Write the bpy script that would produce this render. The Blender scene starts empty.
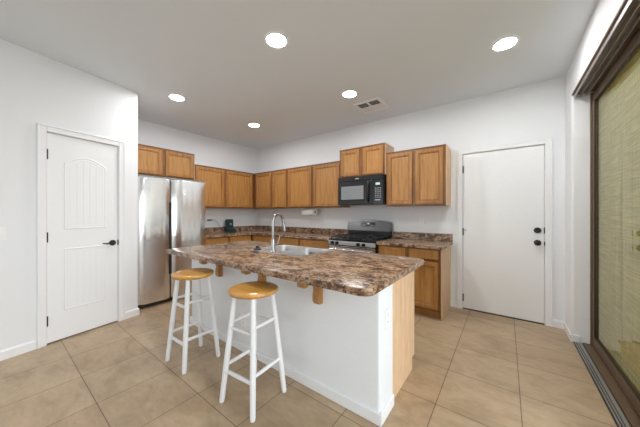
import bpy, bmesh, math, random
from mathutils import Vector, Matrix
random.seed(4)
R = math.radians
PI = math.pi
S = bpy.context.scene
C = S.collection

# ------------------------------------------------------------------ camera
cam = bpy.data.cameras.new('camera')
cam.sensor_fit = 'HORIZONTAL'
cam.sensor_width = 36.0
cam.lens = 36.0 * 248 / 640
cam.clip_start = 0.02
cam_o = bpy.data.objects.new('camera', cam)
cam_o.location = (4.682, -3.766, 1.26)
cam_o.rotation_euler = (R(90), 0, R(36.85))
C.objects.link(cam_o)
S.camera = cam_o

# ------------------------------------------------------------------ world, light, exposure
S.view_settings.view_transform = 'Standard'
S.view_settings.look = 'None'
S.view_settings.gamma = 1.0
S.view_settings.exposure = 0.34
S.view_settings.use_curve_mapping = False
world = bpy.data.worlds.new('sky')
S.world = world
world.use_nodes = True
bg = world.node_tree.nodes['Background']
bg.inputs[0].default_value = (0.88, 0.95, 1.0, 1)
bg.inputs[1].default_value = 1.5
DAY = (0.93, 0.97, 1.0)


def area_light(name, loc, rot, sx, sy, power, color=DAY):
    l = bpy.data.lights.new(name, 'AREA')
    l.shape = 'RECTANGLE'
    l.size = sx
    l.size_y = sy
    l.energy = power
    l.color = color
    o = bpy.data.objects.new(name, l)
    o.location = loc
    o.rotation_euler = rot
    C.objects.link(o)
    return o


# daylight entering through the open part of the sliding door plus an unseen fill lamp added behind the camera
area_light('daylight_patio_door', (10.2, -3.4, 2.4), (R(84), 0, R(90)), 3.2, 3.0, 150)
area_light('fill_great_room', (1.5, -9.9, 1.25), (R(106), 0, R(0)), 6.4, 1.8, 30)


# ------------------------------------------------------------------ node materials
def new_mat(name):
    m = bpy.data.materials.new(name)
    m.use_nodes = True
    nt = m.node_tree
    return m, nt, nt.nodes['Principled BSDF']


def coords(nt, scale=(1, 1, 1), rot=(0, 0, 0), loc=(0, 0, 0), kind='Object'):
    tc = nt.nodes.new('ShaderNodeTexCoord')
    mp = nt.nodes.new('ShaderNodeMapping')
    mp.inputs['Scale'].default_value = scale
    mp.inputs['Rotation'].default_value = rot
    mp.inputs['Location'].default_value = loc
    nt.links.new(tc.outputs[kind], mp.inputs[0])
    return mp.outputs[0]


def noise(nt, vec, scale, detail=4, rough=0.55, dist=0.0):
    n = nt.nodes.new('ShaderNodeTexNoise')
    n.inputs['Scale'].default_value = scale
    n.inputs['Detail'].default_value = detail
    n.inputs['Roughness'].default_value = rough
    n.inputs['Distortion'].default_value = dist
    nt.links.new(vec, n.inputs['Vector'])
    return n.outputs['Fac']


def ramp(nt, fac, stops):
    r = nt.nodes.new('ShaderNodeValToRGB')
    e = r.color_ramp.elements
    while len(e) > 1:
        e.remove(e[-1])
    e[0].position = stops[0][0]
    e[0].color = (*stops[0][1], 1)
    for p, c in stops[1:]:
        k = e.new(p)
        k.color = (*c, 1)
    nt.links.new(fac, r.inputs[0])
    return r.outputs[0]


def mix(nt, fac, a, b, mode='MIX'):
    m = nt.nodes.new('ShaderNodeMix')
    m.data_type = 'RGBA'
    m.blend_type = mode
    for sock, v in ((m.inputs[0], fac), (m.inputs[6], a), (m.inputs[7], b)):
        if isinstance(v, (int, float)):
            sock.default_value = v
        elif isinstance(v, tuple):
            sock.default_value = (*v, 1)
        else:
            nt.links.new(v, sock)
    return m.outputs[2]


def bump(nt, b, fac, strength, dist=0.01):
    n = nt.nodes.new('ShaderNodeBump')
    n.inputs['Strength'].default_value = strength
    n.inputs['Distance'].default_value = dist
    nt.links.new(fac, n.inputs['Height'])
    nt.links.new(n.outputs[0], b.inputs['Normal'])


def plain(name, col, rough=0.5, metal=0.0, nscale=30, var=0.04, bstr=0.0):
    m, nt, b = new_mat(name)
    v = coords(nt)
    n = noise(nt, v, nscale)
    lo = tuple(max(0, c * (1 - var)) for c in col)
    hi = tuple(min(1, c * (1 + var)) for c in col)
    nt.links.new(ramp(nt, n, [(0.3, lo), (0.7, hi)]), b.inputs['Base Color'])
    b.inputs['Roughness'].default_value = rough
    b.inputs['Metallic'].default_value = metal
    if bstr:
        bump(nt, b, n, bstr, 0.002)
    return m


def wood(name, cols, axis='Z', rough=0.38, scale=1.0):
    m, nt, b = new_mat(name)
    s = {'Z': (14, 14, 1.1), 'X': (1.1, 14, 14), 'Y': (14, 1.1, 14)}[axis]
    v = coords(nt, tuple(k * scale for k in s))
    n1 = noise(nt, v, 2.2, 5, 0.6, 0.5)
    v2 = coords(nt, tuple(k * scale * 3.3 for k in s))
    n2 = noise(nt, v2, 3.0, 3, 0.6)
    c1 = ramp(nt, n1, [(0.28, cols[0]), (0.5, cols[1]), (0.75, cols[2])])
    c2 = ramp(nt, n2, [(0.35, (0.80, 0.78, 0.76)), (0.6, (1, 1, 1))])
    nt.links.new(mix(nt, 0.6, c1, c2, 'MULTIPLY'), b.inputs['Base Color'])
    b.inputs['Roughness'].default_value = rough
    bump(nt, b, n2, 0.06, 0.001)
    return m


M = {}
M['oak'] = wood('honey_oak', [(0.26, 0.106, 0.025), (0.39, 0.175, 0.045), (0.50, 0.250, 0.075)])
M['oak_panel'] = wood('honey_oak_panel', [(0.33, 0.145, 0.037), (0.45, 0.215, 0.061), (0.54, 0.285, 0.090)])
M['oak_lip_shade'] = wood('shadow_line_oak', [(0.17, 0.060, 0.016), (0.25, 0.098, 0.028), (0.33, 0.14, 0.045)])  # darker tone stands in for shadow along door edges and panel lips
M['oak_frame_shade'] = wood('shaded_face_frame_oak', [(0.15, 0.055, 0.014), (0.24, 0.098, 0.028), (0.32, 0.15, 0.05)])  # frame coloured darker to paint in the shadow gaps between fronts
M['end_panel'] = wood('pale_maple_panel', [(0.70, 0.45, 0.255), (0.79, 0.54, 0.33), (0.86, 0.62, 0.39)], rough=0.5)
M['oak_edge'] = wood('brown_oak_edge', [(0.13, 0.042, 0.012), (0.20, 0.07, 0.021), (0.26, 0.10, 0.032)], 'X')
M['seat_wood'] = wood('varnished_pine', [(0.50, 0.220, 0.040), (0.67, 0.335, 0.068), (0.76, 0.43, 0.11)], 'X', 0.22, 0.6)
M['wall'] = plain('painted_drywall', (0.85, 0.86, 0.87), 0.6, 0, 260, 0.006, 0.10)
M['island_wall'] = plain('orange_peel_drywall', (0.83, 0.845, 0.86), 0.6, 0, 90, 0.02, 0.55)
M['ceiling'] = plain('ceiling_paint', (0.83, 0.885, 0.925), 0.8, 0, 200, 0.01, 0.08)
M['trim'] = plain('white_trim_paint', (0.88, 0.885, 0.89), 0.4, 0, 30, 0.006)
M['door'] = plain('white_door_paint', (0.90, 0.905, 0.91), 0.42, 0, 30, 0.006)
M['white_plastic'] = plain('white_plastic', (0.90, 0.90, 0.89), 0.35, 0, 30, 0.01)
M['white_paint'] = plain('white_stool_paint', (0.84, 0.845, 0.85), 0.35, 0, 30, 0.01)
M['black'] = plain('black_enamel', (0.012, 0.012, 0.013), 0.22, 0, 30, 0.1)
M['black_matte'] = plain('black_iron', (0.018, 0.018, 0.018), 0.5, 0, 60, 0.2)
M['rubber'] = plain('black_rubber', (0.02, 0.02, 0.022), 0.6, 0, 60, 0.2)
M['bronze'] = plain('dark_bronze', (0.045, 0.038, 0.032), 0.35, 0.8, 60, 0.2)
M['frame_bronze'] = plain('bronze_aluminium', (0.17, 0.112, 0.066), 0.45, 0.3, 60, 0.1)
M['frame_dark'] = plain('dark_channel', (0.03, 0.025, 0.022), 0.5, 0.2, 60, 0.1)
M['silver'] = plain('anodised_silver', (0.50, 0.50, 0.50), 0.35, 0.8, 60, 0.06)
M['satin'] = plain('satin_silver', (0.46, 0.46, 0.46), 0.5, 0.5, 60, 0.03)
M['vent_white'] = plain('white_enamel', (0.95, 0.955, 0.96), 0.4, 0, 30, 0.005)
M['steel_dark'] = plain('dark_stainless', (0.14, 0.14, 0.145), 0.30, 0.9, 60, 0.05)
M['chrome'] = plain('polished_chrome', (0.33, 0.325, 0.32), 0.24, 1.0, 60, 0.02)
M['sink_steel'] = plain('sink_steel', (0.60, 0.61, 0.62), 0.38, 1.0, 60, 0.05)
M['gray_body'] = plain('grey_side_paint', (0.22, 0.22, 0.225), 0.5, 0, 60, 0.05)
M['teal'] = plain('dark_teal_plastic', (0.010, 0.042, 0.042), 0.3, 0, 60, 0.1)
M['paper'] = plain('paper_towel', (0.84, 0.84, 0.83), 0.9, 0, 120, 0.03, 0.4)
M['vent_dark'] = plain('vent_cavity', (0.07, 0.07, 0.07), 0.8)
M['window_mesh'] = plain('oven_window_glass', (0.26, 0.265, 0.27), 0.28, 0.3, 400, 0.12)


ANISO = 0.0


def brushed():
    m, nt, b = new_mat('brushed_stainless')
    v = coords(nt, (3, 3, 240))
    n = noise(nt, v, 2.0, 3)
    nt.links.new(ramp(nt, n, [(0.3, (0.80, 0.805, 0.81)), (0.7, (0.85, 0.855, 0.86))]), b.inputs['Base Color'])
    nt.links.new(ramp(nt, n, [(0.3, (0.20, 0.20, 0.20)), (0.7, (0.24, 0.24, 0.24))]), b.inputs['Roughness'])
    b.inputs['Metallic'].default_value = 1.0
    b.inputs['Anisotropic'].default_value = 0.85
    tn = nt.nodes.new('ShaderNodeTangent')
    tn.direction_type = 'RADIAL'
    tn.axis = 'Z'
    b.inputs['Anisotropic Rotation'].default_value = ANISO
    nt.links.new(tn.outputs[0], b.inputs['Tangent'])
    return m


M['steel'] = brushed()


def granite():
    m, nt, b = new_mat('granite_laminate')
    v = coords(nt, (1.0, 1.9, 1.9), (0, 0, 0.35))
    big = noise(nt, v, 7.5, 6, 0.68, 1.1)
    base = ramp(nt, big, [(0.34, (0.045, 0.019, 0.010)), (0.43, (0.13, 0.060, 0.030)), (0.50, (0.33, 0.195, 0.110)),
                          (0.58, (0.48, 0.335, 0.220)), (0.72, (0.27, 0.18, 0.125))])
    v2 = coords(nt, (1.0, 1.3, 1.3), (0.2, 0.1, 0.9), (3, 1, 2))
    sp = noise(nt, v2, 34, 5, 0.7, 0.6)
    spots = ramp(nt, sp, [(0.40, (0.0, 0.0, 0.0)), (0.47, (1, 1, 1))])
    c = mix(nt, spots, (0.055, 0.028, 0.018), base)
    sp2 = noise(nt, v2, 60, 3, 0.6)
    lt = ramp(nt, sp2, [(0.60, (0, 0, 0)), (0.68, (1, 1, 1))])
    c = mix(nt, lt, c, (0.50, 0.40, 0.33))
    nt.links.new(c, b.inputs['Base Color'])
    b.inputs['Roughness'].default_value = 0.24
    return m


M['granite'] = granite()


def tile_floor():
    m, nt, b = new_mat('ceramic_floor_tile')
    tc = nt.nodes.new('ShaderNodeTexCoord')
    mp = nt.nodes.new('ShaderNodeMapping')
    # grout lines pass through x = 4.31 + 0.45 k and y = -1.995 + 0.4475 k
    mp.inputs['Location'].default_value = (-4.31 / 0.45, 1.995 / 0.4475, 0)
    mp.inputs['Scale'].default_value = (1 / 0.45, 1 / 0.4475, 1)
    nt.links.new(tc.outputs['Object'], mp.inputs[0])
    br = nt.nodes.new('ShaderNodeTexBrick')
    br.offset = 0
    br.squash = 1
    br.inputs['Scale'].default_value = 1
    br.inputs['Mortar Size'].default_value = 0.0065
    br.inputs['Mortar Smooth'].default_value = 0.2
    br.inputs['Brick Width'].default_value = 1
    br.inputs['Row Height'].default_value = 1
    br.inputs['Bias'].default_value = 0
    br.inputs['Color1'].default_value = (0.50, 0.375, 0.242, 1)
    br.inputs['Color2'].default_value = (0.44, 0.315, 0.193, 1)
    br.inputs['Mortar'].default_value = (0.17, 0.110, 0.066, 1)
    nt.links.new(mp.outputs[0], br.inputs['Vector'])
    v = coords(nt, (1, 1.8, 1), (0, 0, 0.5))
    n = noise(nt, v, 3.2, 6, 0.62, 0.8)
    mott = ramp(nt, n, [(0.28, (0.74, 0.70, 0.66)), (0.5, (0.95, 0.94, 0.93)), (0.74, (1.12, 1.12, 1.12))])
    n2 = noise(nt, coords(nt, (1, 2.6, 1), (0, 0, 0.3)), 14, 6, 0.7, 0.5)
    mott2 = ramp(nt, n2, [(0.3, (0.90, 0.88, 0.86)), (0.6, (1.03, 1.03, 1.03))])
    c = mix(nt, 1.0, br.outputs['Color'], mott, 'MULTIPLY')
    c = mix(nt, 1.0, c, mott2, 'MULTIPLY')
    nt.links.new(c, b.inputs['Base Color'])
    b.inputs['Roughness'].default_value = 0.36
    inv = nt.nodes.new('ShaderNodeMath')
    inv.operation = 'SUBTRACT'
    inv.inputs[0].default_value = 1
    nt.links.new(br.outputs['Fac'], inv.inputs[1])
    bump(nt, b, inv.outputs[0], 0.35, 0.002)
    return m


M['tile'] = tile_floor()


def glass():
    m = bpy.data.materials.new('clear_glass')
    m.use_nodes = True
    nt = m.node_tree
    nt.nodes.clear()
    out = nt.nodes.new('ShaderNodeOutputMaterial')
    mx = nt.nodes.new('ShaderNodeMixShader')
    fr = nt.nodes.new('ShaderNodeFresnel')
    fr.inputs[0].default_value = 1.5
    tr = nt.nodes.new('ShaderNodeBsdfTransparent')
    tr.inputs[0].default_value = (0.93, 0.95, 0.87, 1)
    gl = nt.nodes.new('ShaderNodeBsdfGlossy')
    gl.inputs['Roughness'].default_value = 0.0
    gl.inputs[0].default_value = (0.95, 0.97, 0.93, 1)
    geo = nt.nodes.new('ShaderNodeNewGeometry')
    front = nt.nodes.new('ShaderNodeMath')
    front.operation = 'SUBTRACT'
    front.inputs[0].default_value = 1
    nt.links.new(geo.outputs['Backfacing'], front.inputs[1])
    f2 = nt.nodes.new('ShaderNodeMath')
    f2.operation = 'MULTIPLY'
    nt.links.new(fr.outputs[0], f2.inputs[0])
    nt.links.new(front.outputs[0], f2.inputs[1])
    nt.links.new(f2.outputs[0], mx.inputs[0])
    nt.links.new(tr.outputs[0], mx.inputs[1])
    nt.links.new(gl.outputs[0], mx.inputs[2])
    nt.links.new(mx.outputs[0], out.inputs[0])
    return m


M['glass'] = glass()


def shade_fabric():
    m = bpy.data.materials.new('woven_shade_fabric')
    m.use_nodes = True
    nt = m.node_tree
    nt.nodes.clear()
    out = nt.nodes.new('ShaderNodeOutputMaterial')
    v = coords(nt, (1, 2.0, 60))
    n1 = noise(nt, v, 1.6, 4, 0.6, 0.0)
    v2 = coords(nt, (1, 45, 3))
    n2 = noise(nt, v2, 1.5, 3, 0.6, 0.0)
    c = mix(nt, 1.0, ramp(nt, n1, [(0.34, (0.38, 0.32, 0.15)), (0.62, (0.66, 0.57, 0.34))]),
            ramp(nt, n2, [(0.36, (0.78, 0.77, 0.73)), (0.60, (1.0, 1.0, 1.0))]), 'MULTIPLY')
    d = nt.nodes.new('ShaderNodeBsdfDiffuse')
    t = nt.nodes.new('ShaderNodeBsdfTranslucent')
    nt.links.new(c, d.inputs[0])
    nt.links.new(c, t.inputs[0])
    mx = nt.nodes.new('ShaderNodeMixShader')
    mx.inputs[0].default_value = 0.45
    nt.links.new(d.outputs[0], mx.inputs[1])
    nt.links.new(t.outputs[0], mx.inputs[2])
    nt.links.new(mx.outputs[0], out.inputs[0])
    return m


M['shade'] = shade_fabric()


def emit(name, col, strength):
    m, nt, b = new_mat(name)
    b.inputs['Base Color'].default_value = (*col, 1)
    b.inputs['Emission Color'].default_value = (*col, 1)
    b.inputs['Emission Strength'].default_value = strength
    return m


M['lamp'] = emit('lit_lamp_diffuser', (0.97, 0.985, 1.0), 170.0)
M['display'] = emit('lit_display', (0.55, 0.65, 0.62), 0.25)


def concrete():
    m, nt, b = new_mat('patio_concrete')
    n = noise(nt, coords(nt), 6, 6, 0.6)
    nt.links.new(ramp(nt, n, [(0.3, (0.38, 0.34, 0.28)), (0.7, (0.46, 0.42, 0.36))]), b.inputs['Base Color'])
    b.inputs['Roughness'].default_value = 0.8
    return m


M['concrete'] = concrete()


# ------------------------------------------------------------------ mesh helpers
def bx(bm, x0, x1, y0, y1, z0, z1, bev=0.0, seg=2):
    vs = [bm.verts.new((x, y, z)) for x in (x0, x1) for y in (y0, y1) for z in (z0, z1)]
    idx = [(0, 1, 3, 2), (4, 6, 7, 5), (0, 4, 5, 1), (2, 3, 7, 6), (0, 2, 6, 4), (1, 5, 7, 3)]
    fs = [bm.faces.new([vs[i] for i in f]) for f in idx]
    if bev:
        es = list({e for f in fs for e in f.edges})
        bmesh.ops.bevel(bm, geom=es, offset=bev, segments=seg, affect='EDGES', profile=0.5)
    return bm


def prism(bm, pts, axis, a, b):
    """closed outline pts (2D) swept along axis from a to b"""
    def mk(p, t):
        return {'x': (t, p[0], p[1]), 'y': (p[0], t, p[1]), 'z': (p[0], p[1], t)}[axis]
    A = [bm.verts.new(mk(p, a)) for p in pts]
    B = [bm.verts.new(mk(p, b)) for p in pts]
    n = len(pts)
    bm.faces.new(A)
    bm.faces.new(B[::-1])
    for i in range(n):
        bm.faces.new((A[i], B[i], B[(i + 1) % n], A[(i + 1) % n]))
    return bm


def lathe(bm, prof, center=(0, 0, 0), axis='z', seg=32):
    rings = []
    for r, h in prof:
        ring = []
        for k in range(seg):
            a = 2 * PI * k / seg
            p = {'z': (r * math.cos(a), r * math.sin(a), h), 'y': (r * math.cos(a), h, r * math.sin(a)),
                 'x': (h, r * math.cos(a), r * math.sin(a))}[axis]
            ring.append(bm.verts.new(Vector(p) + Vector(center)))
        rings.append(ring)
    for i in range(len(rings) - 1):
        for k in range(seg):
            bm.faces.new((rings[i][k], rings[i][(k + 1) % seg], rings[i + 1][(k + 1) % seg], rings[i + 1][k]))
    for ring, rv in ((rings[0], True), (rings[-1], False)):
        if Vector(ring[0].co - ring[seg // 2].co).length > 1e-5:
            bm.faces.new(ring[::-1] if rv else ring)
    return bm


def tube(bm, pts, rad, seg=10):
    pts = [Vector(p) for p in pts]
    if not isinstance(rad, (list, tuple)):
        rad = [rad] * len(pts)
    t0 = (pts[1] - pts[0]).normalized()
    up = Vector((0, 0, 1)) if abs(t0.z) < 0.9 else Vector((1, 0, 0))
    n = t0.cross(up).normalized()
    rings = []
    for i, p in enumerate(pts):
        if i == 0:
            t = t0
        elif i == len(pts) - 1:
            t = (pts[-1] - pts[-2]).normalized()
        else:
            t = ((pts[i + 1] - p).normalized() + (p - pts[i - 1]).normalized()).normalized()
        n = (n - t * n.dot(t)).normalized()
        b = t.cross(n)
        rings.append([bm.verts.new(p + rad[i] * (math.cos(2 * PI * k / seg) * n + math.sin(2 * PI * k / seg) * b))
                      for k in range(seg)])
    for i in range(len(rings) - 1):
        for k in range(seg):
            bm.faces.new((rings[i][k], rings[i][(k + 1) % seg], rings[i + 1][(k + 1) % seg], rings[i + 1][k]))
    bm.faces.new(rings[0][::-1])
    bm.faces.new(rings[-1])
    return bm


def obj(name, bm, mat, parent=None, smooth=False, loc=(0, 0, 0), rz=0):
    bmesh.ops.recalc_face_normals(bm, faces=bm.faces)
    me = bpy.data.meshes.new(name)
    bm.to_mesh(me)
    bm.free()
    for m in (mat if isinstance(mat, (list, tuple)) else [mat]):
        me.materials.append(m)
    if smooth:
        me.polygons.foreach_set('use_smooth', [True] * len(me.polygons))
        try:
            me.set_sharp_from_angle(angle=R(40))
        except Exception:
            pass
    o = bpy.data.objects.new(name, me)
    o.location = loc
    o.rotation_euler = (0, 0, rz)
    C.objects.link(o)
    if parent:
        o.parent = parent
    return o


def nb():
    return bmesh.new()


def box(name, x0, x1, y0, y1, z0, z1, mat, parent=None, bev=0.0, **k):
    return obj(name, bx(nb(), x0, x1, y0, y1, z0, z1, bev), mat, parent, **k)


def thing(name, label, cat, loc=(0, 0, 0), rz=0, group=None):
    o = bpy.data.objects.new(name, None)
    o.empty_display_size = 0.1
    o.location = loc
    o.rotation_euler = (0, 0, rz)
    C.objects.link(o)
    return tag(o, label, cat, group)


def tag(o, label, cat, group=None):
    o['label'] = label
    o['category'] = cat
    if group:
        o['group'] = group
    return o


def struct(o):
    o['kind'] = 'structure'
    return o


def structure_empty(name, loc, rz, label=None, cat=None):
    o = bpy.data.objects.new(name, None)
    o.location = loc
    o.rotation_euler = (0, 0, rz)
    C.objects.link(o)
    if label:
        o['label'] = label
        o['category'] = cat
    return struct(o)


def copy_tree(o, parent=None):
    c = o.copy()
    C.objects.link(c)
    c.parent = parent
    for ch in list(o.children):
        copy_tree(ch, c)
    return c


def multi(boxes, bev=0.0):
    bm = nb()
    for b in boxes:
        bx(bm, *b, bev)
    return bm


# ------------------------------------------------------------------ room shell
H = 2.76
W = 5.20
YS = -9.5
XW = -3.0         # great room behind the camera, made wider than the kitchen to spread light
OY = -0.33       # start of the sliding door opening
OZ = 2.43        # its head
D2X0, D2X1, D2T = 4.222, 5.036, 2.045          # back door opening
struct(box('floor', XW - 0.12, W + 0.22, YS - 0.1, 0.12, -0.1, 0.0, M['tile']))
struct(box('ceiling', XW - 0.12, W + 0.22, YS - 0.1, 0.12, H, H + 0.1, M['ceiling']))
struct(box('wall_left', -0.12, 0, -4.0, 0.12, 0, H, M['wall']))
struct(obj('wall_back', multi([(0, D2X0, 0, 0.12, 0, H), (D2X1, W + 0.2, 0, 0.12, 0, H), (D2X0, D2X1, 0, 0.12, D2T, H)]), M['wall']))
# right wall: bullnose pier, header above the sliding door, far pier
bm = nb()
pts = [(W, 0.0), (W + 0.2, 0.0), (W + 0.2, OY), (W + 0.02, OY)]
for k in range(1, 7):
    a = R(15 * k)
    pts.append((W + 0.02 - 0.02 * math.sin(a), OY + 0.02 - 0.02 * math.cos(a)))
prism(bm, pts, 'z', 0, H)
bx(bm, W, W + 0.2, -4.7, OY, OZ, H)
bx(bm, W, W + 0.2, YS, -4.7, 0, H)
struct(obj('wall_right', bm, M['wall'], smooth=True))
# south wall behind the camera, its unseen window openings added to let in light
struct(obj('wall_front', multi([(XW, -1.8, YS - 0.15, YS, 0, H), (4.8, W + 0.2, YS - 0.15, YS, 0, H),
                                (-1.8, 4.8, YS - 0.15, YS, 0, 0.4), (-1.8, 4.8, YS - 0.15, YS, 2.5, H)]), M['wall']))
fr = struct(obj('added_window_1', multi([(-1.8, 4.8, YS - 0.12, YS - 0.05, 0.4, 0.46), (-1.8, 4.8, YS - 0.12, YS - 0.05, 2.44, 2.5),
                                   (-1.8, -1.74, YS - 0.12, YS - 0.05, 0.46, 2.44), (4.74, 4.8, YS - 0.12, YS - 0.05, 0.46, 2.44),
                                   (0.37, 0.43, YS - 0.12, YS - 0.05, 0.46, 2.44), (2.57, 2.63, YS - 0.12, YS - 0.05, 0.46, 2.44)]), M['trim']))
# alcove side wall and angled pantry wall
PA = (1.02, -2.65, 0)
PR = math.atan2(1.05, -0.195)
struct(box('wall_great_room', XW - 0.12, XW, YS - 0.1, -4.0, 0, H, M['wall']))
struct(box('wall_passage', XW, 0.9, -4.12, -4.0, 0, H, M['wall']))
struct(obj('wall_alcove', bx(nb(), -0.12, 1.0, -2.77, -2.651, 0, H), M['wall']))
P0, P1, PT = -0.803, -0.213, 2.045               # pantry door opening in wall coordinates
bm = nb()
bx(bm, -1.75, P0, 0, 0.12, 0, H)
bx(bm, P0, P1, 0, 0.12, PT, H)
pts = [(P1, 0), (P1, 0.12), (0, 0.12), (0, 0.025)]
for k in range(1, 7):
    a = R(15 * k)
    pts.append((-0.025 + 0.025 * math.cos(a), 0.025 - 0.025 * math.sin(a)))
prism(bm, pts, 'z', 0, H)
struct(obj('wall_pantry', bm, M['wall'], smooth=True, loc=PA, rz=PR))


def baseboard_bm(bm, x0, x1, h=0.085, t=0.013):
    # profile on local wall, room side is -y
    prism(bm, [(0, 0), (-t, 0), (-t, h - 0.015), (-t * 0.45, h), (0, h)], 'x', x0, x1)
    return bm


CW = 0.062
struct(obj('baseboard_pantry', baseboard_bm(baseboard_bm(nb(), -1.75, P0 - CW - 0.002), P1 + CW + 0.002, 0.004), M['trim'], loc=PA, rz=PR))
struct(obj('baseboard_back', baseboard_bm(baseboard_bm(nb(), 4.08, D2X0 - CW - 0.002), D2X1 + CW + 0.002, W), M['trim']))
bm = nb()
bx(bm, W - 0.013, W, OY - 0.012, 0, 0, 0.075, 0.004)
bx(bm, W - 0.013, W + 0.055, OY - 0.013, OY, 0, 0.075, 0.004)
struct(obj('baseboard_right', bm, M['trim']))


def casing(parent, x0, x1, top, w=CW, t=0.016):
    bm = nb()
    bx(bm, x0 - w, x0, -t, 0.0, 0, top + w, 0.003)
    bx(bm, x1, x1 + w, -t, 0.0, 0, top + w, 0.003)
    bx(bm, x0, x1, -t, 0.0, top, top + w, 0.003)
    # raised outer bead
    bx(bm, x0 - w, x0 - w + 0.014, -t - 0.005, -t, 0, top + w, 0.002)
    bx(bm, x1 + w - 0.014, x1 + w, -t - 0.005, -t, 0, top + w, 0.002)
    bx(bm, x0 - w, x1 + w, -t - 0.005, -t, top + w - 0.014, top + w, 0.002)
    # jamb and stop lining the opening
    bx(bm, x0 - 0.0, x0 + 0.004, 0.0, 0.115, 0, top)
    bx(bm, x1 - 0.004, x1, 0.0, 0.115, 0, top)
    bx(bm, x0, x1, 0.0, 0.115, top - 0.004, top)
    obj('casing', bm, M['trim'], parent)
    bm = nb()
    bx(bm, x0 + 0.004, x0 + 0.02, 0.045, 0.06, 0, top - 0.004)
    bx(bm, x1 - 0.02, x1 - 0.004, 0.045, 0.06, 0, top - 0.004)
    bx(bm, x0 + 0.02, x1 - 0.02, 0.045, 0.06, top - 0.02, top - 0.004)
    obj('door_stop', bm, M['trim'], parent)


def hinges(parent, x, zs):
    for z in zs:
        bm = nb()
        lathe(bm, [(0.0065, z - 0.05), (0.0065, z + 0.05)], (x, -0.004, 0), seg=12)
        bx(bm, x - 0.011, x + 0.011, -0.001, 0.004, z - 0.047, z + 0.047)
        obj('hinge', bm, M['bronze'], parent)


# ---- door 1 : pantry door with arched upper panel
d1 = structure_empty('door_1', PA, PR, 'white two-panel pantry door with arched top panel on the left wall', 'door')
casing(d1, P0, P1, PT)
dx0, dx1 = P0 + 0.007, P1 - 0.007
slab = box('slab', dx0, dx1, 0.004, 0.04, 0.012, PT - 0.008, M['door'], d1, 0.0015)


def panel_shape(x0, x1, z0, z1, rise=0.0, n=14):
    pts = [(x0, z0), (x1, z0), (x1, z1 - rise)]
    if rise:
        for k in range(1, n):
            t = k / n
            pts.append((x1 + (x0 - x1) * t, z1 - rise + rise * math.sin(PI * t)))
    pts.append((x0, z1 - rise))
    return pts


def offset_shape(pts, d):
    cx = sum(p[0] for p in pts) / len(pts)
    x0, x1 = min(p[0] for p in pts), max(p[0] for p in pts)
    z0, z1 = min(p[1] for p in pts), max(p[1] for p in pts)
    mx, mz = (x0 + x1) / 2, (z0 + z1) / 2
    fx, fz = 1 - 2 * d / (x1 - x0), 1 - 2 * d / (z1 - z0)
    return [(mx + (p[0] - mx) * fx, mz + (p[1] - mz) * fz) for p in pts]


def raised_panel(parent, x0, x1, z0, z1, rise):
    bm = nb()
    loops = []
    for d, y in ((0.0, 0.0038), (0.008, -0.001), (0.018, 0.0025), (0.034, 0.0015), (0.040, 0.0025)):
        loops.append([bm.verts.new((p[0], y, p[1])) for p in offset_shape(panel_shape(x0, x1, z0, z1, rise), d)])
    n = len(loops[0])
    for a, b in zip(loops, loops[1:]):
        for k in range(n):
            bm.faces.new((a[k], a[(k + 1) % n], b[(k + 1) % n], b[k]))
    bm.faces.new(loops[-1])
    # plank grooves: low raised boards with gaps
    inner = offset_shape(panel_shape(x0, x1, z0, z1, rise), 0.042)
    ix0, ix1 = min(p[0] for p in inner), max(p[0] for p in inner)
    iz0, iz1 = min(p[1] for p in inner), max(p[1] for p in inner)
    nbds = 5
    bw = (ix1 - ix0) / nbds
    for k in range(nbds):
        a, b = ix0 + k * bw + 0.002, ix0 + (k + 1) * bw - 0.002
        def top(x):
            t = (x - ix0) / (ix1 - ix0)
            return iz1 - rise + (rise * math.sin(PI * t) if rise else 0)
        outline = [(a, iz0), (b, iz0)] + [(b + (a - b) * q / 4, top(b + (a - b) * q / 4)) for q in range(5)]
        prism(bm, outline, 'y', 0.0007, 0.003)
    obj('raised_panel', bm, M['door'], parent)


raised_panel(d1, P0 + 0.125, P1 - 0.115, 1.10, 1.85, 0.075)
raised_panel(d1, P0 + 0.125, P1 - 0.115, 0.29, 0.91, 0.0)
hinges(d1, P0 + 0.003, (0.225, 1.03, 1.83))
# lever handle
bm = nb()
hx, hz = P1 - 0.058, 0.925
lathe(bm, [(0.0, -0.012), (0.026, -0.012), (0.032, -0.006), (0.032, 0.004)], (hx, 0, hz), 'y', 24)
lathe(bm, [(0.010, -0.045), (0.010, -0.01)], (hx, 0, hz), 'y', 14)
tube(bm, [(hx + 0.008, -0.045, hz), (hx - 0.03, -0.047, hz + 0.003), (hx - 0.07, -0.046, hz - 0.001), (hx - 0.108, -0.043, hz + 0.005)],
     [0.010, 0.009, 0.008, 0.006], 10)
h_ = obj('door_handle', bm, M['bronze'], d1, True)
h_['label'] = 'dark bronze lever handle'
obj('strike_plate', bx(nb(), P1 - 0.009, P1 + 0.001, -0.0035, 0.004, hz - 0.03, hz + 0.03), M['bronze'], d1)

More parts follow.
